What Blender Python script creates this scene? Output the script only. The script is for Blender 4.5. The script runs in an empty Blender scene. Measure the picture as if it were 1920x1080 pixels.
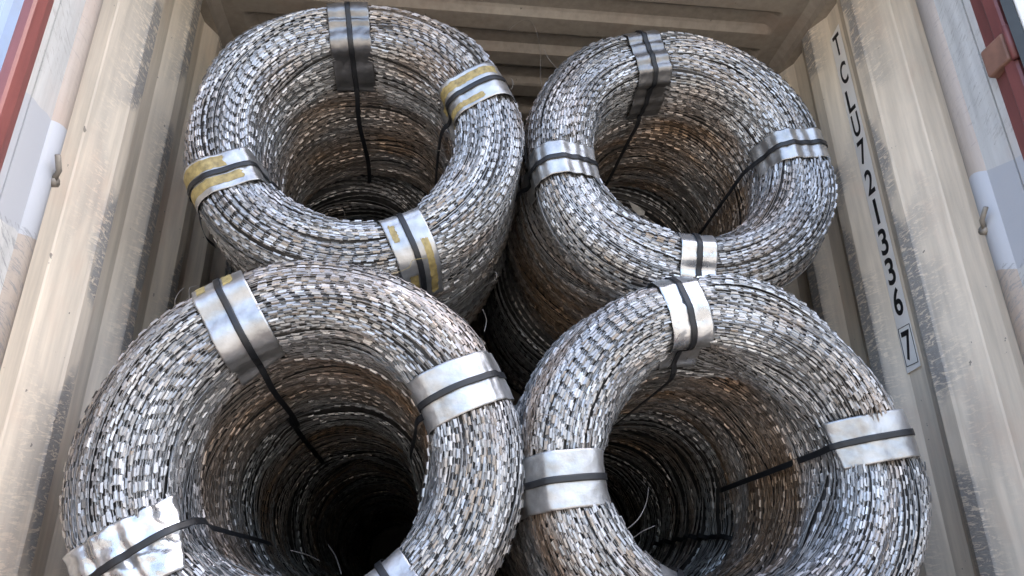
import bpy, math, random
import numpy as np
from mathutils import Matrix, Vector

rng = np.random.default_rng(7)
random.seed(7)
scene = bpy.context.scene
col = scene.collection
R = math.radians

# ------------------------------------------------------------------ camera
CAM_ROT = np.array([[0.99389206, -0.03454705, -0.1048097],
                    [-0.11001306, -0.38504573, -0.91631704],
                    [-0.00870048, 0.92225067, -0.38649452]])
CAM = np.array([-0.268, 0.0, 0.226])
FPX = 1332.67
ZO = 0.226                                   # camera height over the container floor
cam_d = bpy.data.cameras.new('camera')
cam_d.sensor_width = 36.0
cam_d.lens = FPX / 1920.0 * 36.0
cam_d.clip_start = 0.02
cam_d.clip_end = 2000
cam_o = bpy.data.objects.new('camera', cam_d)
mw = Matrix.Identity(4)
for i in range(3):
    for j in range(3):
        mw[i][j] = CAM_ROT[i, j]
    mw[i][3] = CAM[i]
cam_o.matrix_world = mw
col.objects.link(cam_o)
scene.camera = cam_o

# ------------------------------------------------------------------ sky, sun, exposure
SUN_EL, SUN_AZ = R(57), R(76)                # azimuth from +Y towards +X: right of the container, a little behind
world = bpy.data.worlds.new('World')
scene.world = world
world.use_nodes = True
wn = world.node_tree
sky = wn.nodes.new('ShaderNodeTexSky')
sky.sky_type = 'NISHITA'
sky.sun_disc = False
sky.sun_elevation = SUN_EL
sky.sun_rotation = SUN_AZ
sky.air_density = 1.0
sky.dust_density = 6.0
sky.ozone_density = 0.6
bg = wn.nodes['Background']
bg.inputs['Strength'].default_value = 0.15
wn.links.new(sky.outputs[0], bg.inputs['Color'])
sun_d = bpy.data.lights.new('sun', 'SUN')
sun_d.energy = 4.0
sun_d.angle = R(0.5)
sun_d.color = (1.0, 0.95, 0.87)
sun_o = bpy.data.objects.new('sun', sun_d)
sd = Vector((math.sin(SUN_AZ) * math.cos(SUN_EL), math.cos(SUN_AZ) * math.cos(SUN_EL), math.sin(SUN_EL)))
sun_o.rotation_euler = sd.to_track_quat('Z', 'Y').to_euler()
sun_o.location = (3, 8, 9)
col.objects.link(sun_o)
vs = scene.view_settings
vs.view_transform = 'Standard'
vs.look = 'None'
vs.gamma = 1.0
vs.use_curve_mapping = False
vs.exposure = 2.82
scene.render.engine = 'CYCLES'
scene.cycles.use_denoising = True
scene.cycles.max_bounces = 10
scene.cycles.diffuse_bounces = 6
scene.cycles.glossy_bounces = 6
scene.cycles.sample_clamp_indirect = 8.0

# ------------------------------------------------------------------ helpers
def tag(o, label=None, cat=None, group=None, kind=None):
    if label: o['label'] = label
    if cat: o['category'] = cat
    if group: o['group'] = group
    if kind: o['kind'] = kind
    return o

def empty(name, loc, parent=None):
    o = bpy.data.objects.new(name, None)
    o.empty_display_size = 0.1
    col.objects.link(o)
    o.location = loc
    if parent is not None:
        o.parent = parent
    return o

def np_mesh(name, verts, faces, smooth=False, colors=None):
    """verts (N,3), faces (M,k) with one k"""
    me = bpy.data.meshes.new(name)
    v = np.asarray(verts, np.float32)
    fc = np.asarray(faces, np.int32)
    k = fc.shape[1]
    me.vertices.add(len(v))
    me.vertices.foreach_set('co', v.ravel())
    me.loops.add(fc.size)
    me.loops.foreach_set('vertex_index', fc.ravel())
    me.polygons.add(len(fc))
    me.polygons.foreach_set('loop_start', np.arange(0, fc.size, k, dtype=np.int32))
    me.polygons.foreach_set('loop_total', np.full(len(fc), k, np.int32))
    me.update(calc_edges=True)
    me.polygons.foreach_set('use_smooth', np.full(len(fc), bool(smooth)))
    if colors is not None:
        ca = me.attributes.new('Col', 'FLOAT_COLOR', 'POINT')
        c4 = np.ones((len(v), 4), np.float32)
        c4[:, :3] = colors
        ca.data.foreach_set('color', c4.ravel())
    return me

def link(name, me, mat, parent=None, loc=None):
    o = bpy.data.objects.new(name, me)
    col.objects.link(o)
    if mat is not None and not me.materials:
        me.materials.append(mat)
    if parent is not None:
        o.parent = parent
    if loc is not None:
        o.location = loc
    return o

class MB:
    def __init__(self): self.v = []; self.f = []
    def box(self, x0, x1, y0, y1, z0, z1):
        n = len(self.v)
        self.v += [(x0,y0,z0),(x1,y0,z0),(x1,y1,z0),(x0,y1,z0),(x0,y0,z1),(x1,y0,z1),(x1,y1,z1),(x0,y1,z1)]
        self.f += [tuple(n+i for i in q) for q in ((0,3,2,1),(4,5,6,7),(0,1,5,4),(1,2,6,5),(2,3,7,6),(3,0,4,7))]
        return self
    def prism(self, pts, z0, z1):
        n = len(self.v); k = len(pts)
        self.v += [(p[0],p[1],z0) for p in pts] + [(p[0],p[1],z1) for p in pts]
        for i in range(k):
            j = (i+1) % k
            self.f.append((n+i, n+j, n+k+j, n+k+i))
        self.f.append(tuple(n+k+i for i in range(k)))
        self.f.append(tuple(n+k-1-i for i in range(k)))
        return self
    def tube(self, pts, r, k=8):
        pts = [Vector(p) for p in pts]
        n = len(self.v); m = len(pts)
        a = None
        for i, p in enumerate(pts):
            t = (pts[min(i+1, m-1)] - pts[max(i-1, 0)]).normalized()
            if a is None:
                a = t.orthogonal().normalized()
            a = (a - t * a.dot(t)).normalized()
            b = t.cross(a)
            rr = r[i] if isinstance(r, (list, tuple)) else r
            for j in range(k):
                w = 2*math.pi*j/k
                self.v.append(tuple(p + a*(rr*math.cos(w)) + b*(rr*math.sin(w))))
        for i in range(m-1):
            for j in range(k):
                j2 = (j+1) % k
                self.f.append((n+i*k+j, n+i*k+j2, n+(i+1)*k+j2, n+(i+1)*k+j))
        self.f.append(tuple(n+k-1-j for j in range(k)))
        self.f.append(tuple(n+(m-1)*k+j for j in range(k)))
        return self
    def build(self, name, mat, parent=None, smooth=False, bevel=0.0, loc=None):
        me = bpy.data.meshes.new(name)
        me.from_pydata(self.v, [], self.f)
        me.polygons.foreach_set('use_smooth', np.full(len(me.polygons), bool(smooth)))
        o = link(name, me, mat, parent, loc)
        if bevel:
            b = o.modifiers.new('bevel', 'BEVEL'); b.width = bevel; b.segments = 2; b.limit_method = 'ANGLE'
        return o

# ------------------------------------------------------------------ materials
def mat_new(name):
    m = bpy.data.materials.new(name); m.use_nodes = True
    nt = m.node_tree
    return m, nt, nt.nodes, nt.links, nt.nodes['Principled BSDF']

def N(nt, kind, **kw):
    n = nt.nodes.new(kind)
    for k, v in kw.items():
        if k.startswith('i_'):
            key = k[2:]
            key = int(key) if key.isdigit() else key.replace('_', ' ')
            n.inputs[key].default_value = v
        else:
            setattr(n, k, v)
    return n

def ramp(nt, fac, stops, interp='LINEAR'):
    r = nt.nodes.new('ShaderNodeValToRGB')
    r.color_ramp.interpolation = interp
    els = r.color_ramp.elements
    while len(els) < len(stops): els.new(0.5)
    for e, (p, c) in zip(els, stops):
        e.position = p
        e.color = c if len(c) == 4 else (*c, 1)
    nt.links.new(fac, r.inputs[0])
    return r

def mixc(nt, fac, a, b, blend='MIX'):
    m = nt.nodes.new('ShaderNodeMix'); m.data_type = 'RGBA'; m.blend_type = blend
    for sock, val in ((m.inputs[0], fac), (m.inputs[6], a), (m.inputs[7], b)):
        if hasattr(val, 'links'): nt.links.new(val, sock)
        else: sock.default_value = val if not isinstance(val, tuple) or len(val) == 4 else (*val, 1)
    return m.outputs[2]

def math_n(nt, op, a, b=None, c=None, clamp=False):
    m = nt.nodes.new('ShaderNodeMath'); m.operation = op; m.use_clamp = clamp
    for i, v in enumerate((a, b, c)):
        if v is None: continue
        if hasattr(v, 'links'): nt.links.new(v, m.inputs[i])
        else: m.inputs[i].default_value = v
    return m.outputs[0]

def noise(nt, vec, scale, detail=4, rough=0.55, vscale=None, dist=0.0):
    if vscale is not None:
        mp = nt.nodes.new('ShaderNodeMapping'); mp.inputs['Scale'].default_value = vscale
        nt.links.new(vec, mp.inputs['Vector']); vec = mp.outputs[0]
    n = N(nt, 'ShaderNodeTexNoise', i_Scale=scale, i_Detail=detail, i_Roughness=rough, i_Distortion=dist)
    nt.links.new(vec, n.inputs['Vector'])
    return n.outputs['Fac']

def bump(nt, bsdf, height, strength, distance):
    b = N(nt, 'ShaderNodeBump', i_Strength=strength, i_Distance=distance)
    nt.links.new(height, b.inputs['Height'])
    nt.links.new(b.outputs[0], bsdf.inputs['Normal'])

def make_galvanised():
    m, nt, ns, lk, p = mat_new('galvanised_wire')
    at = N(nt, 'ShaderNodeAttribute', attribute_name='Col')
    geo = N(nt, 'ShaderNodeNewGeometry')
    n1 = noise(nt, geo.outputs['Position'], 160, 2)
    c = mixc(nt, math_n(nt, 'MULTIPLY', n1, 0.5), at.outputs['Color'], (0.25, 0.24, 0.23), 'MULTIPLY')
    lk.new(c, p.inputs['Base Color'])
    p.inputs['Metallic'].default_value = 0.75
    r = math_n(nt, 'MULTIPLY_ADD', noise(nt, geo.outputs['Position'], 60, 2), 0.26, 0.36)
    lk.new(r, p.inputs['Roughness'])
    return m

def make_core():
    m, nt, ns, lk, p = mat_new('inner_windings_shade')
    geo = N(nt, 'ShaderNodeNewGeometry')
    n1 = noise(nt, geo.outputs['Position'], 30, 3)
    r = ramp(nt, n1, [(0.3, (0.055, 0.052, 0.050)), (0.7, (0.12, 0.115, 0.11))])  # dark tone stands in for shade between the turns
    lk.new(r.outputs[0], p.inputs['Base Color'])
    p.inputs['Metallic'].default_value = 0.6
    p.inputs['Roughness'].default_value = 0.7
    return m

def make_sheet(name, base=(0.50, 0.50, 0.495), rough=0.38):
    m, nt, ns, lk, p = mat_new(name)
    tc = N(nt, 'ShaderNodeTexCoord')
    v = tc.outputs['Object']
    n1 = noise(nt, v, 14, 5, 0.6)
    n2 = noise(nt, v, 120, 3, 0.6)
    dark = tuple(b * 0.62 for b in base)
    r1 = ramp(nt, n1, [(0.32, dark), (0.6, base)])
    spots = ramp(nt, n2, [(0.68, (0, 0, 0)), (0.74, (1, 1, 1))])
    c = mixc(nt, math_n(nt, 'MULTIPLY', spots.outputs[0], 0.35), r1.outputs[0], (0.28, 0.23, 0.17))
    lk.new(c, p.inputs['Base Color'])
    p.inputs['Metallic'].default_value = 0.85
    rr = math_n(nt, 'MULTIPLY_ADD', n1, 0.3, rough - 0.1)
    lk.new(rr, p.inputs['Roughness'])
    bump(nt, p, noise(nt, v, 30, 4), 0.25, 0.01)
    return m

def make_simple(name, base, rough, metallic=0.0, var=0.25, scale=20):
    m, nt, ns, lk, p = mat_new(name)
    tc = N(nt, 'ShaderNodeTexCoord')
    n1 = noise(nt, tc.outputs['Object'], scale, 4)
    r = ramp(nt, n1, [(0.3, tuple(b*(1-var) for b in base)), (0.7, tuple(min(1, b*(1+var)) for b in base))])
    lk.new(r.outputs[0], p.inputs['Base Color'])
    p.inputs['Roughness'].default_value = rough
    p.inputs['Metallic'].default_value = metallic
    return m

def make_paint(name, base, stain=(0.42, 0.25, 0.18), scuff_flats=False, patch=None, grey_mix=0.0):
    """old container paint: beige coat, pinkish rust stains, streaks; scuffs on the proud flats; touch-up patch by height"""
    m, nt, ns, lk, p = mat_new(name)
    geo = N(nt, 'ShaderNodeNewGeometry')
    pos = geo.outputs['Position']
    big = noise(nt, pos, 2.2, 5, 0.6)
    streak = noise(nt, pos, 6, 5, 0.6, vscale=(6, 6, 0.45))
    c0 = ramp(nt, streak, [(0.3, tuple(b*0.80 for b in base)), (0.72, tuple(min(1, b*1.1) for b in base))])
    st = ramp(nt, noise(nt, pos, 4.5, 6, 0.65, vscale=(1, 1, 0.5)), [(0.54, (0, 0, 0)), (0.74, (1, 1, 1))])
    c1 = mixc(nt, math_n(nt, 'MULTIPLY', st.outputs[0], 0.5), c0.outputs[0], (base[0]*0.92, base[1]*0.76, base[2]*0.70))
    gr = ramp(nt, big, [(0.5, (0, 0, 0)), (0.75, (1, 1, 1))])
    c2 = mixc(nt, math_n(nt, 'MULTIPLY', gr.outputs[0], 0.3), c1, (0.36, 0.36, 0.32))
    # dark chips
    ch = ramp(nt, noise(nt, pos, 38, 3, 0.5), [(0.735, (0, 0, 0)), (0.75, (1, 1, 1))])
    c3 = mixc(nt, math_n(nt, 'MULTIPLY', ch.outputs[0], 0.7), c2, (0.07, 0.06, 0.055))
    hgt = streak
    if scuff_flats:
        at = N(nt, 'ShaderNodeAttribute', attribute_name='Col')
        sep = N(nt, 'ShaderNodeSeparateColor'); lk.new(at.outputs['Color'], sep.inputs[0])
        zone = noise(nt, pos, 1.6, 2, 0.5, vscale=(1, 3, 1.5))
        zr = ramp(nt, zone, [(0.44, (0, 0, 0)), (0.50, (1, 1, 1))])
        scr = noise(nt, pos, 30, 5, 0.7, vscale=(1.2, 0.8, 3.2), dist=1.0)
        sr = ramp(nt, scr, [(0.42, (0, 0, 0)), (0.49, (1, 1, 1))])
        mask = math_n(nt, 'MULTIPLY', math_n(nt, 'MULTIPLY', zr.outputs[0], sr.outputs[0]), sep.outputs[0])
        sc = ramp(nt, scr, [(0.4, (0.13, 0.13, 0.14)), (0.6, (0.30, 0.30, 0.30)), (0.75, (0.42, 0.42, 0.41))])
        c3 = mixc(nt, math_n(nt, 'MULTIPLY', mask, 0.85), c3, sc.outputs[0])
    if patch:
        zlo, zhi = patch
        sp = N(nt, 'ShaderNodeSeparateXYZ'); lk.new(pos, sp.inputs[0])
        wob = math_n(nt, 'MULTIPLY_ADD', noise(nt, pos, 7, 2), 0.10, -0.05)
        z = math_n(nt, 'ADD', sp.outputs[2], wob)
        a = math_n(nt, 'GREATER_THAN', z, zlo); b = math_n(nt, 'LESS_THAN', z, zhi)
        c3 = mixc(nt, math_n(nt, 'MULTIPLY', a, b), c3, (0.40, 0.42, 0.455))
        # worn band under the patch
        rot = nt.nodes.new('ShaderNodeMapping'); rot.vector_type = 'POINT'
        rot.inputs['Rotation'].default_value = (R(38), 0, 0); lk.new(pos, rot.inputs['Vector'])
        scr = noise(nt, rot.outputs[0], 22, 6, 0.78, vscale=(1, 1.0, 7.5), dist=0.3)
        wr_ = ramp(nt, scr, [(0.52, (0, 0, 0)), (0.58, (1, 1, 1))])
        b2 = math_n(nt, 'LESS_THAN', z, zlo + 0.015); a2 = math_n(nt, 'GREATER_THAN', z, zlo - 0.42)
        a3 = math_n(nt, 'MULTIPLY', math_n(nt, 'GREATER_THAN', z, zhi + 0.06), math_n(nt, 'LESS_THAN', z, zhi + 0.62))
        w3 = ramp(nt, scr, [(0.55, (0, 0, 0)), (0.62, (1, 1, 1))])
        c3 = mixc(nt, math_n(nt, 'MULTIPLY', a3, math_n(nt, 'MULTIPLY', w3.outputs[0], 0.55)), c3, (0.22, 0.21, 0.20))
        c3 = mixc(nt, math_n(nt, 'MULTIPLY', math_n(nt, 'MULTIPLY', a2, b2), math_n(nt, 'MULTIPLY', wr_.outputs[0], 0.7)), c3, (0.20, 0.21, 0.22))
    lk.new(c3, p.inputs['Base Color'])
    p.inputs['Roughness'].default_value = 0.55
    bump(nt, p, noise(nt, pos, 45, 4), 0.15, 0.004)
    return m

def make_red():
    m, nt, ns, lk, p = mat_new('red_container_paint')
    geo = N(nt, 'ShaderNodeNewGeometry'); pos = geo.outputs['Position']
    n1 = noise(nt, pos, 5, 5, 0.6, vscale=(3, 3, 0.6))
    c = ramp(nt, n1, [(0.3, (0.12, 0.038, 0.038)), (0.65, (0.21, 0.068, 0.062)), (0.8, (0.27, 0.13, 0.12))])
    lk.new(c.outputs[0], p.inputs['Base Color']); p.inputs['Roughness'].default_value = 0.5
    bump(nt, p, noise(nt, pos, 60, 3), 0.2, 0.003)
    return m

def make_concrete():
    m, nt, ns, lk, p = mat_new('yard_concrete')
    geo = N(nt, 'ShaderNodeNewGeometry'); pos = geo.outputs['Position']
    n1 = noise(nt, pos, 0.8, 8, 0.65)
    c = ramp(nt, n1, [(0.3, (0.09, 0.086, 0.08)), (0.7, (0.14, 0.133, 0.124))])
    lk.new(c.outputs[0], p.inputs['Base Color']); p.inputs['Roughness'].default_value = 0.9
    return m

def make_ply():
    m, nt, ns, lk, p = mat_new('plywood')
    geo = N(nt, 'ShaderNodeNewGeometry'); pos = geo.outputs['Position']
    n1 = noise(nt, pos, 8, 6, 0.6, vscale=(4, 0.4, 1))
    c = ramp(nt, n1, [(0.3, (0.12, 0.075, 0.045)), (0.7, (0.24, 0.16, 0.10))])
    lk.new(c.outputs[0], p.inputs['Base Color']); p.inputs['Roughness'].default_value = 0.7
    return m

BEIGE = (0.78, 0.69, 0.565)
M = dict(
    wire=make_galvanised(), core=make_core(),
    sheet=make_sheet('galvanised_sheet'), sheet_dark=make_sheet('dull_sheet', (0.27, 0.265, 0.26), 0.34),
    foil=make_sheet('crumpled_foil', (0.60, 0.61, 0.62), 0.24),
    strap=make_simple('black_strap', (0.010, 0.011, 0.013), 0.5, 0, 0.2, 60),
    glue=make_simple('aged_tape', (0.30, 0.235, 0.095), 0.55, 0, 0.45, 60),
    wall=make_paint('wall_paint', BEIGE, scuff_flats=True),
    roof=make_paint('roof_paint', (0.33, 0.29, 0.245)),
    post=make_paint('post_paint', (0.52, 0.53, 0.525), patch=(0.93, 1.22)),
    jbar=make_paint('bar_paint', (0.40, 0.345, 0.295), patch=(0.93, 1.22)),
    door=make_paint('door_paint', (0.74, 0.73, 0.70)),
    red=make_red(), orange=make_simple('hinge_paint', (0.20, 0.105, 0.075), 0.6),
    rubber=make_simple('black_rubber', (0.02, 0.024, 0.024), 0.6),
    blue=make_simple('blue_container_paint', (0.010, 0.030, 0.075), 0.85, 0, 0.3, 3),
    steel=make_simple('worn_steel', (0.26, 0.235, 0.20), 0.6, 0.4),
    sticker=make_simple('white_vinyl', (0.90, 0.88, 0.85), 0.4, 0, 0.06, 9),
    ink=make_simple('black_vinyl', (0.012, 0.012, 0.014), 0.4),
    ground=make_concrete(), ply=make_ply(),
)

# ------------------------------------------------------------------ yard
gs = 400
g = MB(); g.v = [(-gs, -gs, -1.35), (gs, -gs, -1.35), (gs, gs, -1.35), (-gs, gs, -1.35)]; g.f = [(0, 1, 2, 3)]
tag(g.build('ground', M['ground']), 'dark worn yard surface around the container', None, None, 'structure')

# ------------------------------------------------------------------ shipping container
box = empty('shipping_container', (0, 1.25, 0))
tag(box, 'open red shipping container with beige corrugated inside holding the wire coils', 'container')
XI, XO = 1.165, 1.201
OY = -1.25                                    # children sit relative to the empty
ROOF_Z = 2.09 + ZO
Y_END = 7.1

def wall_profile():
    """list of (x, y, flat flag) with x counted outwards"""
    pts = [(XI + 0.012, 1.515, 0), (XO - 0.004, 1.575, 0), (XO, 1.59, 0)]
    y = 1.645
    k = 0
    P = 0.27
    while 1.793 + k*P < Y_END - 0.4:
        y0 = 1.793 + k*P
        pts += [(XO - 0.001, y0 - 0.128 if k == 0 else y0 - 0.072, 0), (XO - 0.004, y0 - 0.122 if k == 0 else y0 - 0.066, 0),
                (XI + 0.004, y0 - 0.006, 0.5), (XI, y0 + 0.004, 1),
                (XI, y0 + 0.058, 1), (XI + 0.004, y0 + 0.066, 0.6), (XO - 0.003, y0 + 0.120, 0), (XO, y0 + 0.126, 0)]
        k += 1
    pts.append((XO, Y_END, 0))
    return pts
prof = wall_profile()
def side_wall(sign):
    n = len(prof)
    zs = [0.0, 0.6, 1.2, 1.8, ROOF_Z - 0.03]
    v, c, f = [], [], []
    for z in zs:
        for (x, y, fl) in prof:
            v.append((sign*x, y + OY, z)); c.append((fl, fl, fl))
    for i in range(len(zs)-1):
        for j in range(n-1):
            q = (i*n+j, i*n+j+1, (i+1)*n+j+1, (i+1)*n+j)
            f.append(q if sign < 0 else q[::-1])
    o = link('side_wall', np_mesh('side_wall', v, f, False, c), M['wall'], box)
    s = o.modifiers.new('skin', 'SOLIDIFY'); s.thickness = 0.003; s.offset = -1
    return o
side_wall(-1); side_wall(1)

# pressed roof sheet: shallow cross ribs that fade out with rounded ends before the rails
def roof():
    ys = np.arange(1.32, Y_END + 0.001, 0.0105)
    xs = np.concatenate([np.linspace(-1.2, -1.13, 3), np.linspace(-1.12, -0.98, 15), np.linspace(-0.9, 0.9, 10), np.linspace(0.98, 1.12, 15), np.linspace(1.13, 1.2, 3)])
    Pr = 0.2075
    t = ((ys - 2.142) / Pr) % 1.0            # 0 = start of the slope that faces the door
    up = np.interp(t, [0, 0.14, 0.54, 0.68, 1.0], [1, 0, 0, 1, 1])
    up = np.where(ys < 1.72, 1.0, up)
    X, Y = np.meshgrid(xs, ys)
    U = np.repeat(up[:, None], len(xs), 1)
    edge = 1.055
    fade = np.clip((np.abs(X) - (edge - 0.035)) / 0.055, 0, 1); fade = fade*fade*(3-2*fade)
    H = ROOF_Z + 0.026 * (U*(1-fade) + 0.0*fade)
    v = np.stack([X, Y + OY, H], -1).reshape(-1, 3)
    nx = len(xs)
    i, j = np.meshgrid(np.arange(len(ys)-1), np.arange(nx-1), indexing='ij')
    a = (i*nx+j).ravel()
    f = np.stack([a, a+nx, a+nx+1, a+1], 1)
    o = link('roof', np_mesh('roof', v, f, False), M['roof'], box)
    s = o.modifiers.new('skin', 'SOLIDIFY'); s.thickness = 0.003; s.offset = -1
roof()
for s in (-1, 1):
    # top rail: sloped fillet between wall and roof
    pts = [(XI - 0.03, ROOF_Z - 0.001), (XI - 0.004, ROOF_Z - 0.03), (XI - 0.002, ROOF_Z - 0.062), (1.225, ROOF_Z - 0.062), (1.225, ROOF_Z + 0.06), (1.203, ROOF_Z + 0.06), (1.203, ROOF_Z - 0.001)]
    m = MB(); n = len(pts)
    m.v = [(s*x, 1.36 + OY, z) for x, z in pts] + [(s*x, Y_END + OY, z) for x, z in pts]
    for i in range(n):
        j = (i+1) % n
        m.f.append((i, j, n+j, n+i))
    m.f += [tuple(range(n)), tuple(range(2*n-1, n-1, -1))]
    m.build('top_rail', M['roof'], box)
MB().box(-1.2, 1.2, 1.37+OY, Y_END+OY, -0.03, 0.0).build('floor', M['ply'], box)
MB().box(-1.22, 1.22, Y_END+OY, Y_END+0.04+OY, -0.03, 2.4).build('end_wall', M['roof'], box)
MB().box(-1.22, 1.22, 1.27+OY, 1.36+OY, ROOF_Z - 0.02, ROOF_Z + 0.16).build('door_header', M['red'], box, bevel=0.006)
MB().box(-1.22, 1.22, 1.25+OY, 1.37+OY, -0.16, -0.002).build('door_sill', M['red'], box, bevel=0.006)
TOPZ = ROOF_Z + 0.0
for s in (-1, 1):
    # corner post: painted inner plate, rubber groove, red jamb
    pl = MB().prism([(s*1.158, 1.372+OY), (s*1.158, 1.462+OY), (s*1.215, 1.462+OY), (s*1.215, 1.372+OY)], 0, TOPZ).build('corner_post', M['post'], box)
    MB().prism([(s*1.162, 1.366+OY), (s*1.162, 1.3715+OY), (s*1.21, 1.3715+OY), (s*1.21, 1.366+OY)], 0, TOPZ).build('groove', M['steel'], pl)
    MB().prism([(s*1.157, 1.342+OY), (s*1.157, 1.3655+OY), (s*1.212, 1.3655+OY), (s*1.212, 1.342+OY)], 0, TOPZ).build('seal_strip', M['post'], pl)
    MB().prism([(s*1.142, 1.2995+OY), (s*1.154, 1.3415+OY), (s*1.205, 1.3415+OY), (s*1.172, 1.2995+OY)], 0, TOPZ).build('door_jamb', M['red'], pl)
    MB().prism([(s*1.134, 1.250+OY), (s*1.130, 1.256+OY), (s*1.131, 1.288+OY), (s*1.141, 1.299+OY), (s*1.171, 1.299+OY), (s*1.152, 1.250+OY)], 0, TOPZ).build('jamb_lip', M['red'], pl)
    # round lashing bar with its fillet back to the wall
    jb = MB().tube([(s*1.182, 1.488+OY, 0.0), (s*1.182, 1.488+OY, TOPZ)], 0.040, 20).build('lashing_bar', M['jbar'], box, smooth=True)
    zr = 0.876 + ZO if s < 0 else 0.862 + ZO
    MB().tube([(s*1.142, 1.50+OY, zr - 0.018), (s*1.128, 1.485+OY, zr), (s*1.122, 1.455+OY, zr + 0.022)], 0.0062, 8).build('lashing_ring', M['steel'], jb, smooth=True)
    MB().tube([(s*1.150, 1.503+OY, zr - 0.02), (s*1.135, 1.502+OY, zr - 0.02)], 0.0125, 8).build('weld_knob', M['steel'], jb, smooth=True)

# sticker with the container number, stacked down one recessed flat of the right wall
SX = XO - 0.0065
def on_wall(verts2, name, mat, parent, x=SX, thick=0.0008):
    m = MB(); n = len(verts2)
    m.v = [(x, yy + OY, zz) for yy, zz in verts2] + [(x + thick, yy + OY, zz) for yy, zz in verts2]
    m.f = [tuple(range(n))] + [(i, n+i, n+(i+1) % n, (i+1) % n) for i in range(n)]
    return m.build(name, mat, parent)
SY0, SY1 = 1.924, 1.992
stick = on_wall([(SY1+0.001, 0.598+ZO), (SY0+0.001, 0.604+ZO), (SY0+0.003, 1.935+ZO), (SY1+0.002, 1.915+ZO)], 'number_sticker', M['sticker'], box)
stick['label'] = 'white strip sticker reading TCLU 7213367 down the wall'
LET = [('T', 1.862), ('C', 1.732), ('L', 1.610), ('U', 1.503), ('7', 1.390), ('2', 1.268), ('1', 1.152), ('3', 1.039), ('3', 0.932), ('6', 0.826), ('7', 0.680)]
for ch, zc in LET:
    cu = bpy.data.curves.new('character', 'FONT')
    cu.body = ch; cu.size = 0.138; cu.align_x = 'CENTER'; cu.align_y = 'CENTER'; cu.extrude = 0.0002; cu.offset = 0.0024
    t = bpy.data.objects.new('tmp', cu); col.objects.link(t)
    dg = bpy.context.evaluated_depsgraph_get()
    me = bpy.data.meshes.new_from_object(t.evaluated_get(dg))
    bpy.data.objects.remove(t, do_unlink=True)
    n = len(me.vertices); co = np.empty(n*3, np.float32); me.vertices.foreach_get('co', co); co = co.reshape(-1, 3)
    co[:, 0] -= (co[:, 0].min()+co[:, 0].max())/2; co[:, 1] -= (co[:, 1].min()+co[:, 1].max())/2
    sx = 0.040 / max(0.03, co[:, 0].max()-co[:, 0].min()) if ch != '1' else 0.8
    sy = 0.094 / (co[:, 1].max()-co[:, 1].min())
    w = np.stack([np.full(n, SX - 0.0009) - co[:, 2], 1.959 + OY - co[:, 0]*sx, zc + ZO + co[:, 1]*sy], 1)
    me.vertices.foreach_set('co', w.astype(np.float32).ravel()); me.update()
    me.materials.clear()
    link('character', me, M['ink'], stick)
b0, b1, c0, c1 = SY0+0.006, SY1-0.004, 0.617+ZO, 0.742+ZO
fr = MB(); x0, x1 = SX-0.0012, SX-0.0004; q = 0.002
for (ya, yb, za, zb) in ((b0, b1, c0, c0+q), (b0, b1, c1-q, c1), (b0, b0+q, c0+q, c1-q), (b1-q, b1, c0+q, c1-q)):
    fr.box(x0, x1, ya+OY, yb+OY, za, zb)
fr.build('digit_frame', M['ink'], stick)

# right door leaf, swung open
hx, hy, ang = 1.128, 1.232, R(42)
def leaf():
    ca, sa = math.sin(ang), -math.cos(ang)      # along the leaf, pointing out of the container
    na = (-sa, ca)                               # outwards side
    def P(u, w): return (hx + ca*u + na[0]*w, hy + sa*u + na[1]*w + OY)
    m = MB(); m.prism([P(0.02, 0.0), P(1.16, 0.0), P(1.16, 0.05), P(0.02, 0.05)], -0.1, ROOF_Z + 0.06)
    d = m.build('door', M['door'], box, bevel=0.004)
    MB().prism([P(-0.004, -0.012), P(0.019, -0.012), P(0.019, 0.05), P(-0.004, 0.05)], -0.1, ROOF_Z + 0.06).build('gasket', M['rubber'], d)
    for z in (0.45, 1.235 + ZO, 1.9 + ZO):
        k = MB().box(1.122, 1.160, 1.258+OY, 1.334+OY, z-0.042, z+0.042).build('hinge', M['orange'], d, bevel=0.006)
        MB().tube([(1.128, 1.247+OY, z-0.05), (1.128, 1.247+OY, z+0.05)], 0.010, 10).build('hinge_pin', M['red'], k, smooth=True)
    for (u0, u1, z0, z1) in ((0.10, 0.55, 0.1, 1.0), (0.62, 1.07, 0.1, 1.0), (0.10, 0.55, 1.15, 2.2), (0.62, 1.07, 1.15, 2.2)):
        MB().prism([P(u0, -0.006), P(u1, -0.006), P(u1, -0.001), P(u0, -0.001)], z0, z1).build('panel', M['door'], d)
leaf()

# blue container standing alongside on the left
nb = empty('blue_container', (-3.3, 2.6, -1.35))
tag(nb, 'blue corrugated container alongside, a sliver at the top left corner', 'container')
m = MB(); k = 0; pts = []
y = 0.0
while y < 6.0:
    pts += [(0, y), (0, y+0.07), (-0.036, y+0.138), (-0.036, y+0.208)]; y += 0.276
for z in (0.12, 6.5):
    m.v += [(px, py - 0.5, z) for px, py in pts]
n = len(pts)
m.f = [(i, i+1, n+i+1, n+i) for i in range(n-1)]
m.build('side_panel', M['blue'], nb)
MB().box(-2.3, -0.04, -0.5, 5.5, 0.0, 6.55).build('body', M['blue'], nb)
MB().box(-0.06, 0.03, -0.62, -0.502, 0.0, 6.6).build('corner_post', M['blue'], nb, bevel=0.01)
MB().box(-0.06, 0.03, -0.5, 5.5, 6.5, 6.6).build('top_rail', M['blue'], nb, bevel=0.01)
MB().tube([(-0.12, -0.55, 0.1), (-0.12, -0.55, 6.5)], 0.02, 8).build('lock_rod', M['steel'], nb, smooth=True)

# ------------------------------------------------------------------ razor wire coils
BX, BY = 0.0108, 0.0043                        # half length and half width of a barb plate
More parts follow.
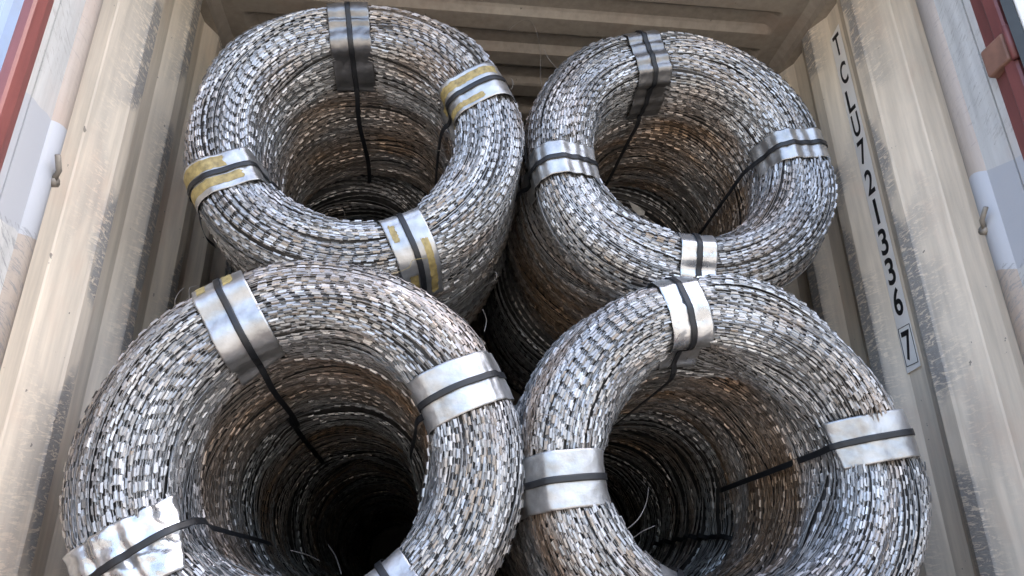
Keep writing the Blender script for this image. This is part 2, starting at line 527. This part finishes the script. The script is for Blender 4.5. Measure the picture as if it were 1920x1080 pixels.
# barb: creased plate with four points, notched at both ends (local x = along wire, z = out)
BV = np.array([[-0.0084, 0, 0.0013], [0.0084, 0, 0.0013], [BX, BY, -0.0010], [0.0, BY*0.90, -0.0006], [-BX, BY, -0.0010],
               [BX, -BY, -0.0010], [0.0, -BY*0.86, -0.0006], [-BX, -BY, -0.0010]], np.float32)
BF = np.array([[0, 1, 3], [1, 2, 3], [0, 3, 4], [1, 0, 6], [1, 6, 5], [0, 7, 6]], np.int32)

class Field:
    """smooth noise, periodic in angle"""
    def __init__(s, rg, n, kmax, wl):
        s.k = rg.integers(0, kmax+1, n); s.w = rg.normal(0, 2*math.pi/wl, n); s.p = rg.uniform(0, 6.283, n)
        s.a = rg.normal(0, 1, n) / math.sqrt(n)
    def __call__(s, S, T):
        o = np.zeros(np.broadcast(S, T).shape)
        for k, w, p, a in zip(s.k, s.w, s.p, s.a):
            o += a*np.cos(k*T + w*S + p)
        return o*1.4

class Coil:
    def __init__(c, seed, x, y, z, R1, R0, L, b, bands, rust, dull=0.0):
        c.rg = np.random.default_rng(seed)
        c.x, c.y, c.z, c.R1, c.R0, c.L, c.b = x, y, z, R1, R0, L, b
        c.bands, c.rust, c.dull = bands, rust, dull
        rc, a = (R1+R0)/2, (R1-R0)/2
        ph = np.linspace(0, math.pi, 60)
        yo = np.linspace(L, b, 40)[:-1]; yi = np.linspace(b, L, 40)[1:]
        pr = np.concatenate([np.full(39, R1), rc + a*np.sign(np.cos(ph))*np.abs(np.cos(ph))**0.72, np.full(39, R0)])
        bi = b*1.12
        yi = np.linspace(bi, L, 40)[1:]
        py = np.concatenate([yo, np.where(ph < math.pi/2, b - b*np.sin(ph)**0.70, bi - bi*np.sin(ph)**0.66), yi])
        d = np.hypot(np.diff(pr), np.diff(py)); s = np.concatenate([[0], np.cumsum(d)])
        c.s0 = s[39]; c.s1 = s[39+59]               # rim starts (outer) and ends (inner)
        c.pr, c.py, c.ps = pr, py, s - c.s0          # s = 0 at the outer start of the rim
        c.smin, c.smax, c.se = c.ps[0], c.ps[-1], c.s1 - c.s0
        tr, ty = np.gradient(pr, s), np.gradient(py, s)
        l = np.hypot(tr, ty)
        c.nr, c.ny = -ty/l, tr/l                     # outward of the bundle
        # outer wall runs towards -y so tr=0, ty=-1 -> nr=+1 : outwards
        c.f1 = Field(c.rg, 14, 4, 0.22); c.f2 = Field(c.rg, 14, 7, 0.10); c.f3 = Field(c.rg, 12, 3, 0.15); c.fr = Field(c.rg, 16, 5, 0.25)
        c.fd = Field(c.rg, 18, 9, 0.07)
    def squeeze(c, S, T):
        q = np.zeros(np.broadcast(S, T).shape)
        for bd in c.bands:
            dth = (T - bd['th'] + math.pi) % (2*math.pi) - math.pi
            q = np.maximum(q, np.exp(-(dth*c.R1*0.8/0.085)**2) * np.clip((S+0.15)/0.1, 0, 1) * np.clip((c.se+0.12-S)/0.1, 0, 1))
        return q
    def disp(c, S, T):
        return 0.0065*c.f1(S, T) + 0.0035*c.f2(S, T)
    def pos(c, S, T, h=0.0):
        r = np.interp(S, c.ps, c.pr); y = np.interp(S, c.ps, c.py)
        nr = np.interp(S, c.ps, c.nr); ny = np.interp(S, c.ps, c.ny)
        D = c.disp(S, T) - 0.011*c.squeeze(S, T) + h
        rr = r + nr*D; yy = y + ny*D
        return np.stack([c.x + rr*np.cos(T), c.y + yy, c.z + rr*np.sin(T)], -1)
    def nrm(c, S, T):
        nr = np.interp(S, c.ps, c.nr); ny = np.interp(S, c.ps, c.ny)
        return np.stack([nr*np.cos(T), ny + 0*T, nr*np.sin(T)], -1)
    def under_band(c, S, T, pad=0.0):
        u = np.zeros(np.broadcast(S, T).shape, bool)
        for bd in c.bands:
            dth = (T - bd['th'] + math.pi) % (2*math.pi) - math.pi
            r = np.interp(S, c.ps, c.pr)
            u |= (np.abs(dth)*r < bd['w']/2 + pad) & (S > bd['a'] - pad) & (S < c.se + bd['e'] + pad)
        return u
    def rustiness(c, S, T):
        q = 0.17*c.fr(S, T) + 0.0 + 0.46*np.clip((S - c.se - 0.02)/0.15, 0, 1) + 0.15*np.clip((-0.1 - S)/0.1, 0, 1) + 0.35*np.clip(c.f2(S*0.6, T) - 0.9, 0, 1)  # past the inner rim: rust brown that also paints shade into the bore
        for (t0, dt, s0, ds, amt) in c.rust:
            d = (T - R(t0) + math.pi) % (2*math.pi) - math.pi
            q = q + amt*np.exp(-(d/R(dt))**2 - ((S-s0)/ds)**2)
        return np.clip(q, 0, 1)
    def tint(c, S, T, n, rg):
        g_ = np.clip(rg.normal(0.585, 0.11, n), 0.27, 0.86)
        q = np.clip(c.rustiness(S, T) + rg.normal(0, 0.06, n), 0, 1)
        dirt = np.clip(0.5 + 0.9*c.fd(S, T), 0, 1)
        g_ = g_*(1 - 0.30*dirt)*(1 - c.dull)
        cc = np.stack([g_*0.985, g_*0.995, g_], -1)
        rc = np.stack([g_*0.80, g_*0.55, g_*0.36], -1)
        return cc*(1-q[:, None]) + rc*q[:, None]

def wire_mesh(c, loops, sides, sub):
    V, F, CC = [], [], []
    off = 0
    for lp in loops:
        T, S, h = lp
        n = len(T)
        Pc = c.pos(S, T, h)
        nn = c.nrm(S, T)
        tt = np.stack([-np.sin(T), np.zeros(n), np.cos(T)], -1)
        bb = np.cross(nn, tt)
        ring = []
        for j in range(sides):
            w = 2*math.pi*j/sides + 0.5
            ring.append(Pc + nn*(0.0017*math.cos(w)) + bb*(0.0020*math.sin(w)))
        V.append(np.stack(ring, 1).reshape(-1, 3))
        i = np.arange(n-1)[:, None]; j = np.arange(sides)[None, :]
        a = off + i*sides + j; b = off + i*sides + (j+1) % sides
        F.append(np.stack([a, b, b+sides, a+sides], -1).reshape(-1, 4))
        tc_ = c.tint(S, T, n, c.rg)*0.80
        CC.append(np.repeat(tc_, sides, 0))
        off += n*sides
    return np.concatenate(V), np.concatenate(F), np.concatenate(CC)

def make_barb_variants():
    out = []
    # thick plate for the singled-out barbs: top and bottom skins closed by a rim
    th = 0.0006
    rim = [0, 4, 3, 2, 1, 5, 6, 7]
    for g_ in ((0.62, 0.61, 0.60), (0.5, 0.49, 0.48), (0.76, 0.75, 0.73), (0.42, 0.41, 0.39), (0.47, 0.42, 0.37), (0.68, 0.68, 0.69), (0.56, 0.54, 0.51), (0.40, 0.345, 0.29)):
        v = np.concatenate([BV + [0, 0, th/2], BV - [0, 0, th/2]])
        f = np.concatenate([BF, BF[:, ::-1] + 8, np.array([t for i in range(8) for t in ((rim[i], rim[(i+1) % 8], rim[i]+8), (rim[(i+1) % 8], rim[(i+1) % 8]+8, rim[i]+8))])])
        me = np_mesh('barb', v, f, False, np.tile(np.array(g_), (16, 1)))
        me.materials.append(M['wire'])
        out.append((np.array(g_), me))
    return out
BARBS = make_barb_variants()

def build_coil(c, name, label, group, singles, front=True):
    rg = c.rg
    deep = c.y > 3.5
    root = empty(name, (c.x, c.y, c.z - c.R1))
    tag(root, label, 'wire coil', group)
    base = np.array([c.x, c.y, c.z - c.R1])
    loops = []; bp, bt, bn, bs, bth, bh = [], [], [], [], [], []
    spans = [(0.0, 0.0060, 0.0015)] + ([(-0.0040, 0.0078, 0.0010)] if front else [])
    phase = rg.uniform(0, 6.283)
    for li, (h0, ds, hs) in enumerate(spans):
        if not front: ds = 0.02 if deep else 0.0115
        s = c.smin + 0.004
        while s < c.smax - 0.004:
            s += ds*rg.uniform(0.86, 1.14)
            r = float(np.interp(s, c.ps, c.pr))
            nb_ = int(2*math.pi*r/0.0335)
            sub = 1
            phase = phase + rg.normal(0, 0.10*2*math.pi/nb_) if rg.uniform() < 0.72 else rg.uniform(0, 6.283)
            T = np.linspace(0, 2*math.pi, nb_*sub+1) + phase
            k1, k2 = rg.integers(1, 3), rg.integers(2, 6)
            S = s + 0.0075*c.f3(s, T) + 0.0026*rg.normal()*np.sin(k1*T + rg.uniform(0, 6.3)) + 0.0012*rg.normal()*np.sin(k2*T + rg.uniform(0, 6.3)) \
                + np.clip(rg.normal(0, 0.008), -0.015, 0.015)*np.clip(np.sin((T-T[0])/2), 0, 1)**4
            S = np.clip(S, c.smin + 0.002, c.smax - 0.002)
            h = h0 + rg.normal(0, hs) + hs*0.9*np.sin(rg.integers(1, 5)*T + rg.uniform(0, 6.3))
            if li == 0 and rg.uniform() < 0.035:          # a slack turn standing off the bundle
                dt_ = (T - rg.uniform(0, 6.283) + math.pi) % (2*math.pi) - math.pi
                h = h + rg.uniform(0.004, 0.011)*np.exp(-(dt_/rg.uniform(0.25, 0.6))**2)
            proud = li == 0 and rg.uniform() < 0.08         # a turn riding on top of its neighbours, barbs flared
            if proud:
                h = h + rg.uniform(0.003, 0.006)
            # under the sheet sleeves the turns are pressed down
            h = h - 0.004*c.under_band(S, T, 0.01)
            S[-1] = S[0]; h[-1] = h[0]
            loops.append((T, S, h))
            if rg.uniform() < (0.03 if li == 0 else 0.15): continue            # plain wire turn seen edge-on
            i0 = rg.integers(0, sub)
            tb = T[i0*0:-1:sub] + 0.0; sb = S[0:-1:sub]; hb = h[0:-1:sub]
            keep = ~c.under_band(sb, tb, 0.002)
            keep &= rg.uniform(size=len(tb)) > 0.04
            tb, sb, hb = tb[keep], sb[keep], hb[keep]
            n = len(tb)
            al = rg.normal(0, R(26) if proud else R(12)) + (R(24) if proud else R(12))*np.sin(rg.integers(1, 4)*tb + rg.uniform(0, 6.3)) + rg.normal(0, R(8), n)
            P = c.pos(sb, tb, hb + 0.0032)
            nn = c.nrm(sb, tb)
            tt = np.stack([-np.sin(tb), np.zeros(n), np.cos(tb)], -1)
            # follow the drift of the turn
            tt = tt + c.nrm(sb, tb)*rg.normal(0, 0.05, (n, 1))
            bb = np.cross(nn, tt); tt = tt + bb*rg.normal(0, 0.04, (n, 1))
            tt /= np.linalg.norm(tt, axis=1)[:, None]
            nn = nn - tt*np.sum(nn*tt, 1)[:, None]; nn /= np.linalg.norm(nn, axis=1)[:, None]
            bb = np.cross(nn, tt)
            n2 = nn*np.cos(al)[:, None] + bb*np.sin(al)[:, None]
            bp.append(P); bt.append(tt); bn.append(n2); bs.append(sb); bth.append(tb); bh.append(np.full(n, h0))
    bp, bt, bn = np.concatenate(bp), np.concatenate(bt), np.concatenate(bn)
    bs, bth, bh = np.concatenate(bs), np.concatenate(bth), np.concatenate(bh)
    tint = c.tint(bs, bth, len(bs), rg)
    bbn = np.cross(bn, bt)
    scl = rg.uniform(0.9, 1.12, len(bp))
    # the barbs that show largest from the door become parts of their own
    pick = np.zeros(len(bp), bool)
    if singles:
        d = bp - CAM; dist = np.linalg.norm(d, axis=1)
        q = d @ CAM_ROT
        px = 960 + FPX*q[:, 0]/-q[:, 2]; py = 540 - FPX*q[:, 1]/-q[:, 2]
        sn = c.nrm(bs, bth)
        face = -np.sum(sn*d, 1)/dist; fb = np.abs(np.sum(bn*d, 1))/dist
        ok = (face > 0.25) & (px > 4) & (px < 1916) & (py > 4) & (py < 1076) & (bh > -0.004) & (bs > -0.05) & (bs < c.se + 0.10)
        score = np.where(ok, fb/dist**2*(0.6+0.4*face), -1)
        idx = np.argsort(-score)[:singles]
        pick[idx[score[idx] > 0]] = True
        gcol = np.array([b[0] for b in BARBS])
        for i in np.nonzero(pick)[0]:
            kk = int(np.argmin(((gcol - tint[i])**2).sum(1)))
            o = bpy.data.objects.new('barb', BARBS[kk][1]); col.objects.link(o)
            o.parent = root
            mt = Matrix.Identity(4)
            for r_ in range(3):
                mt[r_][0] = bt[i, r_]*scl[i]; mt[r_][1] = bbn[i, r_]*scl[i]; mt[r_][2] = bn[i, r_]*scl[i]; mt[r_][3] = bp[i, r_] - base[r_]
            o.matrix_basis = mt
    kp = ~pick
    P, T_, B_, N_ = bp[kp]-base, bt[kp], bbn[kp], bn[kp]
    V = P[:, None, :] + scl[kp][:, None, None]*(BV[None, :, 0:1]*T_[:, None, :] + BV[None, :, 1:2]*B_[:, None, :] + BV[None, :, 2:3]*N_[:, None, :])
    F = (BF[None] + 8*np.arange(len(P))[:, None, None]).reshape(-1, 3)
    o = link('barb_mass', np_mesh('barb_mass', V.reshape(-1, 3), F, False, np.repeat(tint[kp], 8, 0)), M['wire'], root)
    o['kind'] = 'stuff'
    V, F, CC = wire_mesh(c, loops, 3, 2)
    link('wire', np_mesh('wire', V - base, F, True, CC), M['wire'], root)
    # packed turns underneath as one skin, coloured dark for the shade in the gaps
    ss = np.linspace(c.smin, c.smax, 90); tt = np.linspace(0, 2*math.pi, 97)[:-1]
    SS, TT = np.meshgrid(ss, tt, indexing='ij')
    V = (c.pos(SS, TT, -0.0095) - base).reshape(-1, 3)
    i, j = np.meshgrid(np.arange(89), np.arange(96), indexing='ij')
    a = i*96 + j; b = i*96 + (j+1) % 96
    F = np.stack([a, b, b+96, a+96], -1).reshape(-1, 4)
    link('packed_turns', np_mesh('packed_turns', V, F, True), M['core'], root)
    for bd in c.bands:
        make_band(c, root, base, bd)
    return root

def band_pt(c, bd, S, v, lift):
    """point on the sleeve: S along the profile, v metres across; the sheet stays nearly straight across"""
    r0 = np.interp(S, c.ps, c.pr)
    th = bd['th'] + bd.get('skew', 0.0)*S
    p0 = c.pos(S, np.full_like(S, 0.0) + th, 0.0)
    n0 = c.nrm(S, np.zeros_like(S) + th)
    t0 = np.stack([-np.sin(th)+0*S, 0*S, np.cos(th)+0*S], -1)
    rad = np.stack([np.cos(th)+0*S, 0*S, np.sin(th)+0*S], -1)
    nr = np.interp(S, c.ps, c.nr)
    sag = 0.55*v*v/(2*r0)                            # part of the ring's curve
    return p0 + t0*v[..., None] + n0*lift[..., None] - rad*sag[..., None]

def band_lift(c, bd, S, v):
    rgp = bd['ph']; cr = bd['cr']
    w = 0.0125 + 0.0012*np.sin(30*S + 8*v + rgp)
    # cross creases: sharp dents running across, deepest by the strap
    for i, (sc, am) in enumerate(bd['dents']):
        w = w - am*np.exp(-((S - sc - 0.10*v*math.sin(rgp+i))/0.007)**2)*(0.35 + 0.65*np.exp(-(v/0.03)**2)) + 0.6*am*np.exp(-((S - sc - 0.016)/0.008)**2)
    w = w + cr*(0.5*np.sin(90*S+40*v+rgp)*np.sin(70*v-30*S+2*rgp) + 0.5*np.abs(np.sin(55*S-90*v+rgp)))
    return w

def make_band(c, root, base, bd):
    a, e, w = bd['a'], c.se + bd['e'], bd['w']
    if not bd.get('strap_only'):
        nu, nv = 72, 25
        S, v = np.meshgrid(np.linspace(a, e, nu), np.linspace(-w/2, w/2, nv), indexing='ij')
        S = S + bd.get('cut', 0.0)*v                 # skewed cut ends
        lift = band_lift(c, bd, S, v)
        # corners and ends curl up a little
        lift = lift + bd.get('curl', 0.004)*np.clip((S - (e - 0.03))/0.03, 0, 1)**2
        V = (band_pt(c, bd, S, v, lift) - base).reshape(-1, 3)
        i, j = np.meshgrid(np.arange(nu-1), np.arange(nv-1), indexing='ij'); q = i*nv + j
        F = np.stack([q, q+1, q+nv+1, q+nv], -1).reshape(-1, 4)
        o = link('metal_sleeve', np_mesh('metal_sleeve', V, F, True), M[bd.get('mat', 'sheet')], root)
        sm = o.modifiers.new('skin', 'SOLIDIFY'); sm.thickness = 0.0006; sm.offset = -1
        if bd.get('label'): o['label'] = bd['label']
        for (ua, ub, va, vb) in bd.get('glue', ()):
            S, v = np.meshgrid(np.linspace(a + (e-a)*ua, a + (e-a)*ub, 26), np.linspace(va, vb, 9), indexing='ij')
            jag = c.rg.normal(0, 0.0022, S.shape)*((np.arange(26)[:, None] % 25 == 0) | (np.arange(9)[None, :] % 8 == 0))
            S = S + jag; v = v + c.rg.normal(0, 0.001, v.shape)*(jag != 0)
            V = (band_pt(c, bd, S, v, band_lift(c, bd, S + bd.get('cut', 0.0)*0, v) + 0.0007) - base).reshape(-1, 3)
            i, j = np.meshgrid(np.arange(25), np.arange(8), indexing='ij'); q = i*9 + j
            F = np.stack([q, q+1, q+10, q+9], -1).reshape(-1, 4)
            link('tape_residue', np_mesh('tape_residue', V, F, True), M['glue'], o)
    if bd.get('strap', True):
        sw = 0.0160
        nu, nv = 110, 5
        s_end = bd.get('s_end', c.smax - 0.01)
        S, v = np.meshgrid(np.linspace(bd.get('s_beg', -0.25), s_end, nu), np.linspace(-sw/2, sw/2, nv), indexing='ij')
        dr = bd.get('drift', 0.0)
        inner = np.clip((S - c.se*0.75)/max(0.01, (s_end - c.se*0.75)), 0, 1)
        onb = np.clip((S-a)/0.01, 0, 1)*np.clip((e-S)/0.01, 0, 1)
        L1 = band_lift(c, dict(bd, dents=[(x, y*0.5) for x, y in bd['dents']], cr=0.0), S, v*0)
        lift = L1*1.0 + 0.0030 + 1.1*bd['cr'] + bd.get('off', 0.0)
        lift = lift + bd.get('loose', 0.0)*np.exp(-((S - bd.get('loose_s', 0.2))/0.09)**2)
        lift = lift + 0.010*(1-onb)
        b2 = dict(bd); b2['th'] = bd['th']
        V0 = band_pt(c, b2, S, v, lift)
        # sideways drift down the bore
        thc = bd['th']; ang_ = dr*inner
        x = V0[..., 0]-c.x; z = V0[..., 2]-c.z
        V0 = np.stack([c.x + x*np.cos(ang_) - z*np.sin(ang_), V0[..., 1], c.z + x*np.sin(ang_) + z*np.cos(ang_)], -1)
        k0 = int(np.argmax(S[:, 0] > max(e, c.se + 0.02) + 0.004))
        if not bd.get('strap_only') and 2 < k0 < nu - 3:
            # taut from the sleeve to the far end of the bore
            t_ = np.linspace(0, 1, nu - k0)[:, None, None]
            P1 = V0[-1].copy(); ax = np.stack([c.x - P1[:, 0], 0*P1[:, 0], c.z - P1[:, 2]], -1)
            P1 = P1 + 0.012*ax/np.linalg.norm(ax, axis=1)[:, None]
            P0 = V0[k0].copy(); ax0 = np.stack([c.x - P0[:, 0], 0*P0[:, 0], c.z - P0[:, 2]], -1)
            V0[k0] = P0 + 0.006*ax0/np.linalg.norm(ax0, axis=1)[:, None]
            wav = c.rg.normal(0, 0.003)*np.sin(t_*math.pi*2)
            V0[k0:] = V0[k0][None]*(1-t_) + P1[None]*t_ + wav*np.array([1, 0, 0.5])
        for _ in range(bd.get('smooth', 10)):
            sm_ = 0.25*V0[:-2] + 0.5*V0[1:-1] + 0.25*V0[2:]
            free = ((S[1:-1] > e + 0.004) | (S[1:-1] < a - 0.004))[..., None] & (not bd.get('strap_only'))
            V0[1:-1] = np.where(free, sm_, V0[1:-1])
        V = (V0 - base).reshape(-1, 3)
        i, j = np.meshgrid(np.arange(nu-1), np.arange(nv-1), indexing='ij'); q = i*nv + j
        F = np.stack([q, q+1, q+nv+1, q+nv], -1).reshape(-1, 4)
        o = link('strap', np_mesh('strap', V, F, True), M['strap'], root)
        sm = o.modifiers.new('skin', 'SOLIDIFY'); sm.thickness = 0.0012; sm.offset = -1

def band(th, w=0.118, a=-0.07, e=0.04, **kw):
    d = dict(th=R(th), w=w, a=a, e=e, ph=random.uniform(0, 6.28), cr=0.0013, cut=random.uniform(-0.1, 0.1), curl=random.uniform(0.002, 0.009),
             dents=[(random.uniform(0.02, 0.12), random.uniform(0.001, 0.003)), (random.uniform(0.18, 0.32), random.uniform(0.001, 0.003))])
    d.update(kw)
    return d

RI, RO = 0.287, 0.488
UL = Coil(11, -0.514, 1.730, 1.232+ZO, 0.487, RI, 0.76, 0.115, [
    band(98, 0.125, -0.10, 0.09, mat='sheet_dark', dents=[(0.09, 0.008), (0.17, 0.010)], cr=0.0022, label='dull grey sleeve with two dents at the top of the coil'),
    band(25, 0.122, -0.06, 0.05, glue=[(0.35, 0.98, 0.022, 0.048), (0.5, 1.0, -0.05, -0.03)], drift=R(3)),
    band(-152, 0.115, -0.07, 0.03, glue=[(0.0, 0.62, 0.012, 0.04), (0.02, 0.55, -0.05, -0.014)], label='sleeve with two brown tape marks'),
    band(-65, 0.115, -0.10, 0.01, glue=[(0.05, 0.52, 0.024, 0.044), (0.0, 0.30, -0.035, -0.012), (0.55, 0.66, -0.045, -0.028)]),
], [(60, 35, 0.12, 0.14, 0.42), (-30, 40, 0.6, 0.3, 0.2)])
UR = Coil(23, 0.484, 1.765, 1.236+ZO, 0.487, RI, 0.74, 0.115, [
    band(104, 0.115, -0.09, 0.09, mat='sheet_dark', dents=[(0.15, 0.004), (0.24, 0.005)], cr=0.0016, drift=R(9)),
    band(7, 0.108, -0.07, 0.0, drift=R(-4)),
    band(-171, 0.112, -0.07, 0.02, dents=[(0.1, 0.003)]),
    band(-92, 0.105, -0.10, 0.0, mat='foil', cr=0.0012),
], [(-40, 60, 0.62, 0.25, 0.75), (-150, 40, -0.35, 0.25, 0.7), (60, 40, 0.5, 0.12, 0.3)])
LL = Coil(37, -0.549, 1.600, 0.268+ZO, 0.490, RI, 0.72, 0.115, [
    band(121, 0.125, -0.10, 0.045, cut=0.25, glue=[(0.20, 0.40, 0.030, 0.052), (0.22, 0.42, -0.036, -0.012)], dents=[(0.31, 0.003)], drift=R(4)),
    band(25, 0.128, -0.06, 0.04, drift=R(0)),
    band(-147, 0.150, -0.08, -0.08, mat='foil', dents=[(0.05, 0.008), (0.12, 0.010), (0.19, 0.008)], cr=0.0055, cut=-0.3, curl=0.02, loose=0.03, loose_s=0.30, off=0.006, drift=R(6), label='crumpled shiny sleeve under a loose strap'),
    band(-52, 0.11, -0.07, -0.02),
], [(75, 40, 0.15, 0.15, 0.25), (-60, 30, 0.1, 0.12, 0.2), (20, 30, 0.5, 0.15, 0.35)])
LR = Coil(41, 0.430, 1.600, 0.263+ZO, 0.488, RI, 0.70, 0.115, [
    band(101, 0.108, -0.10, 0.04, mat='foil', dents=[(0.10, 0.003), (0.17, 0.004), (0.22, 0.003)], cr=0.0018, drift=R(14)),
    band(9, 0.115, -0.08, -0.07, cut=0.18, drift=R(-5), label='clean flat sleeve, strap slanting into the bore'),
    band(-173.5, 0.128, -0.08, 0.01, dents=[(0.11, 0.002)]),
    band(-114, 0.105, -0.07, 0.02),
], [(-20, 45, 0.62, 0.2, 0.65), (170, 30, 0.1, 0.12, 0.15), (-155, 30, 0.05, 0.15, 0.3)])
G = 'coils of razor wire at the container door'
root_UL = build_coil(UL, 'razor_wire_coil', 'upper left coil of razor wire, its top sleeve dull grey, touching the roof', G, 300)
root_UR = build_coil(UR, 'razor_wire_coil', 'upper right coil of razor wire beside the number sticker, rusty inside', G, 300)
root_LL = build_coil(LL, 'razor_wire_coil', 'lower left coil of razor wire with crumpled foil sleeve and loose strap', G, 300)
root_LR = build_coil(LR, 'razor_wire_coil', 'lower right coil of razor wire with bright blue-white rim near the wall', G, 300)
# second row, seen through the bores
G2 = 'coils of razor wire in the second row'
B1 = Coil(51, -0.60, 1.716+0.82, 1.20+ZO, 0.487, 0.27, 0.7, 0.12, [], [])
B2 = Coil(52, 0.44, 1.751+0.80, 1.20+ZO, 0.487, 0.27, 0.7, 0.12, [band(-60, strap_only=True)], [])
B3 = Coil(53, -0.56, 1.587+0.77, 0.262+ZO, 0.486, 0.28, 0.7, 0.12, [band(125, strap_only=True)], [])
B4 = Coil(54, 0.435, 1.586+0.75, 0.262+ZO, 0.486, 0.28, 0.7, 0.12, [band(130, strap_only=True, drift=R(-8)), band(-25, strap_only=True)], [])
B5 = Coil(55, -0.55, 1.587+1.52, 0.262+ZO, 0.486, 0.27, 0.7, 0.12, [], [])  # third row, added to keep light out of the lower bores
B6 = Coil(56, 0.43, 1.586+1.50, 0.262+ZO, 0.486, 0.27, 0.7, 0.12, [], [])
B7 = Coil(57, -0.545, 1.587+2.25, 0.262+ZO, 0.486, 0.27, 0.7, 0.12, [], [])  # unseen fourth coil, added to darken the lower left bore
B8 = Coil(58, -0.54, 1.587+2.98, 0.262+ZO, 0.486, 0.26, 2.5, 0.12, [], [])  # unseen, added and stretched to the end wall to shut light out
for cc, lb in ((B7, 'added fourth coil down the lower left bore, keeps the bore dark'), (B8, 'added last coil, stretched to keep the lower left bore dark')):
    build_coil(cc, 'razor_wire_coil', lb, 'added coils that keep the lower left bore dark', 0, front=False)
for cc, lb in ((B5, 'added third coil down the lower left bore, keeps it dark'), (B6, 'added third coil down the lower right bore, keeps it dark'), (B1, 'dim coil seen through the bore of the upper left coil'), (B2, 'dim coil seen through the bore of the upper right coil'),
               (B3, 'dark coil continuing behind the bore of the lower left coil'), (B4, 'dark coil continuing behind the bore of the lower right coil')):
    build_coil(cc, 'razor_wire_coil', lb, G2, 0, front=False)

# ------------------------------------------------------------------ loose wire ends and a scrap of sheet
def at(px, py, y):
    """point at depth y that stands where the photograph's pixel looks"""
    r = CAM_ROT @ np.array([px-960, -(py-540), -FPX])
    return CAM + r*((y - CAM[1])/r[1])

def loose(root, coil, pts, rad=0.0012, mat='wire_bare'):
    base = np.array([coil.x, coil.y, coil.z - coil.R1])
    P = np.array([at(*p) for p in pts]) - base
    out = []
    n = len(P)
    for i in range(n-1):                            # Catmull-Rom
        p0, p1, p2, p3 = P[max(i-1, 0)], P[i], P[i+1], P[min(i+2, n-1)]
        for t in np.linspace(0, 1, 7)[:-1]:
            out.append(0.5*((2*p1) + (-p0+p2)*t + (2*p0-5*p1+4*p2-p3)*t*t + (-p0+3*p1-3*p2+p3)*t**3))
    out.append(P[-1])
    MB().tube([tuple(q) for q in out], rad*0.75, 5).build('loose_wire', M[mat], root, smooth=True)
M['wire_bare'] = make_simple('bare_wire', (0.24, 0.22, 0.20), 0.5, 0.6)
loose(root_UR, UR, [(953, 58, 1.88), (975, 40, 1.92), (995, 40, 1.96), (1008, 66, 1.98), (1013, 100, 1.97), (1014, 150, 1.93), (1022, 185, 1.87)], 0.0010)
loose(root_UR, UR, [(1020, 92, 1.85), (1030, 112, 1.85), (1048, 132, 1.85)], 0.0009)
loose(root_UL, UL, [(353, 262, 1.84), (344, 290, 1.80), (346, 318, 1.80), (366, 345, 1.82)], 0.0009)
loose(root_UL, UL, [(958, 146, 1.84), (962, 156, 1.84), (958, 168, 1.84), (944, 176, 1.84)], 0.0009)
loose(root_UL, UL, [(800, 484, 1.745), (774, 488, 1.735), (766, 502, 1.735), (735, 514, 1.745)], 0.0010, 'glue')
loose(root_UL, UL, [(896, 545, 1.92), (912, 534, 1.88), (930, 522, 1.86), (928, 510, 1.86), (905, 512, 1.90)], 0.0012)
loose(root_UL, UL, [(602, 408, 2.30), (612, 392, 2.32), (640, 390, 2.32), (648, 410, 2.30)], 0.0012)
loose(root_UL, UL, [(845, 272, 1.98), (828, 274, 2.0), (815, 273, 2.02)], 0.0011)
loose(root_UL, UL, [(848, 280, 1.98), (832, 281, 2.0), (812, 284, 2.02)], 0.0011)
loose(root_LL, LL, [(333, 592, 1.72), (328, 566, 1.74), (336, 548, 1.76), (346, 540, 1.78)], 0.0011)
loose(root_LL, LL, [(355, 560, 1.74), (356, 540, 1.76), (372, 536, 1.78)], 0.0009)
loose(root_LL, LL, [(615, 1021, 2.05), (630, 1045, 2.0), (640, 1076, 1.95)], 0.0016)
loose(root_LL, LL, [(545, 1032, 1.95), (575, 1040, 1.97), (600, 1052, 1.99)], 0.0012)
loose(root_LL, LL, [(905, 580, 1.74), (912, 600, 1.76), (908, 622, 1.76)], 0.0014)
loose(root_LR, LR, [(1216, 914, 1.95), (1211, 945, 1.92), (1195, 975, 1.9), (1170, 996, 1.88)], 0.0022)
loose(root_LR, LR, [(1228, 986, 1.95), (1205, 996, 1.93), (1186, 1010, 1.9)], 0.0018)
loose(root_LR, LR, [(1000, 790, 1.60), (1018, 778, 1.585), (1042, 780, 1.59)], 0.0014)
loose(root_UR, UR, [(1128, 391, 1.95), (1152, 400, 1.97), (1173, 424, 1.98)], 0.0012)
loose(root_UR, UR, [(1290, 438, 2.0), (1316, 446, 1.95), (1345, 444, 1.9)], 0.0010)
# pale scrap caught in the upper right bore
P = [at(1178, 376, 2.52), at(1199, 388, 2.50), at(1209, 396, 2.50), at(1208, 404, 2.48), at(1199, 404, 2.47), at(1187, 393, 2.49)]
me = bpy.data.meshes.new('sheet_scrap'); ctr = np.mean(P, 0)
me.from_pydata([tuple(p - ctr) for p in P] + [tuple(p - ctr + np.array([0, 0.002, 0.001])) for p in P], [], [tuple(range(6)), tuple(range(11, 5, -1))] + [(i, 6+i, 6+(i+1) % 6, (i+1) % 6) for i in range(6)])
o = link('sheet_scrap', me, M['sticker'], None, tuple(ctr))
tag(o, 'small pale scrap of sheet caught deep in the upper right bore', 'scrap')
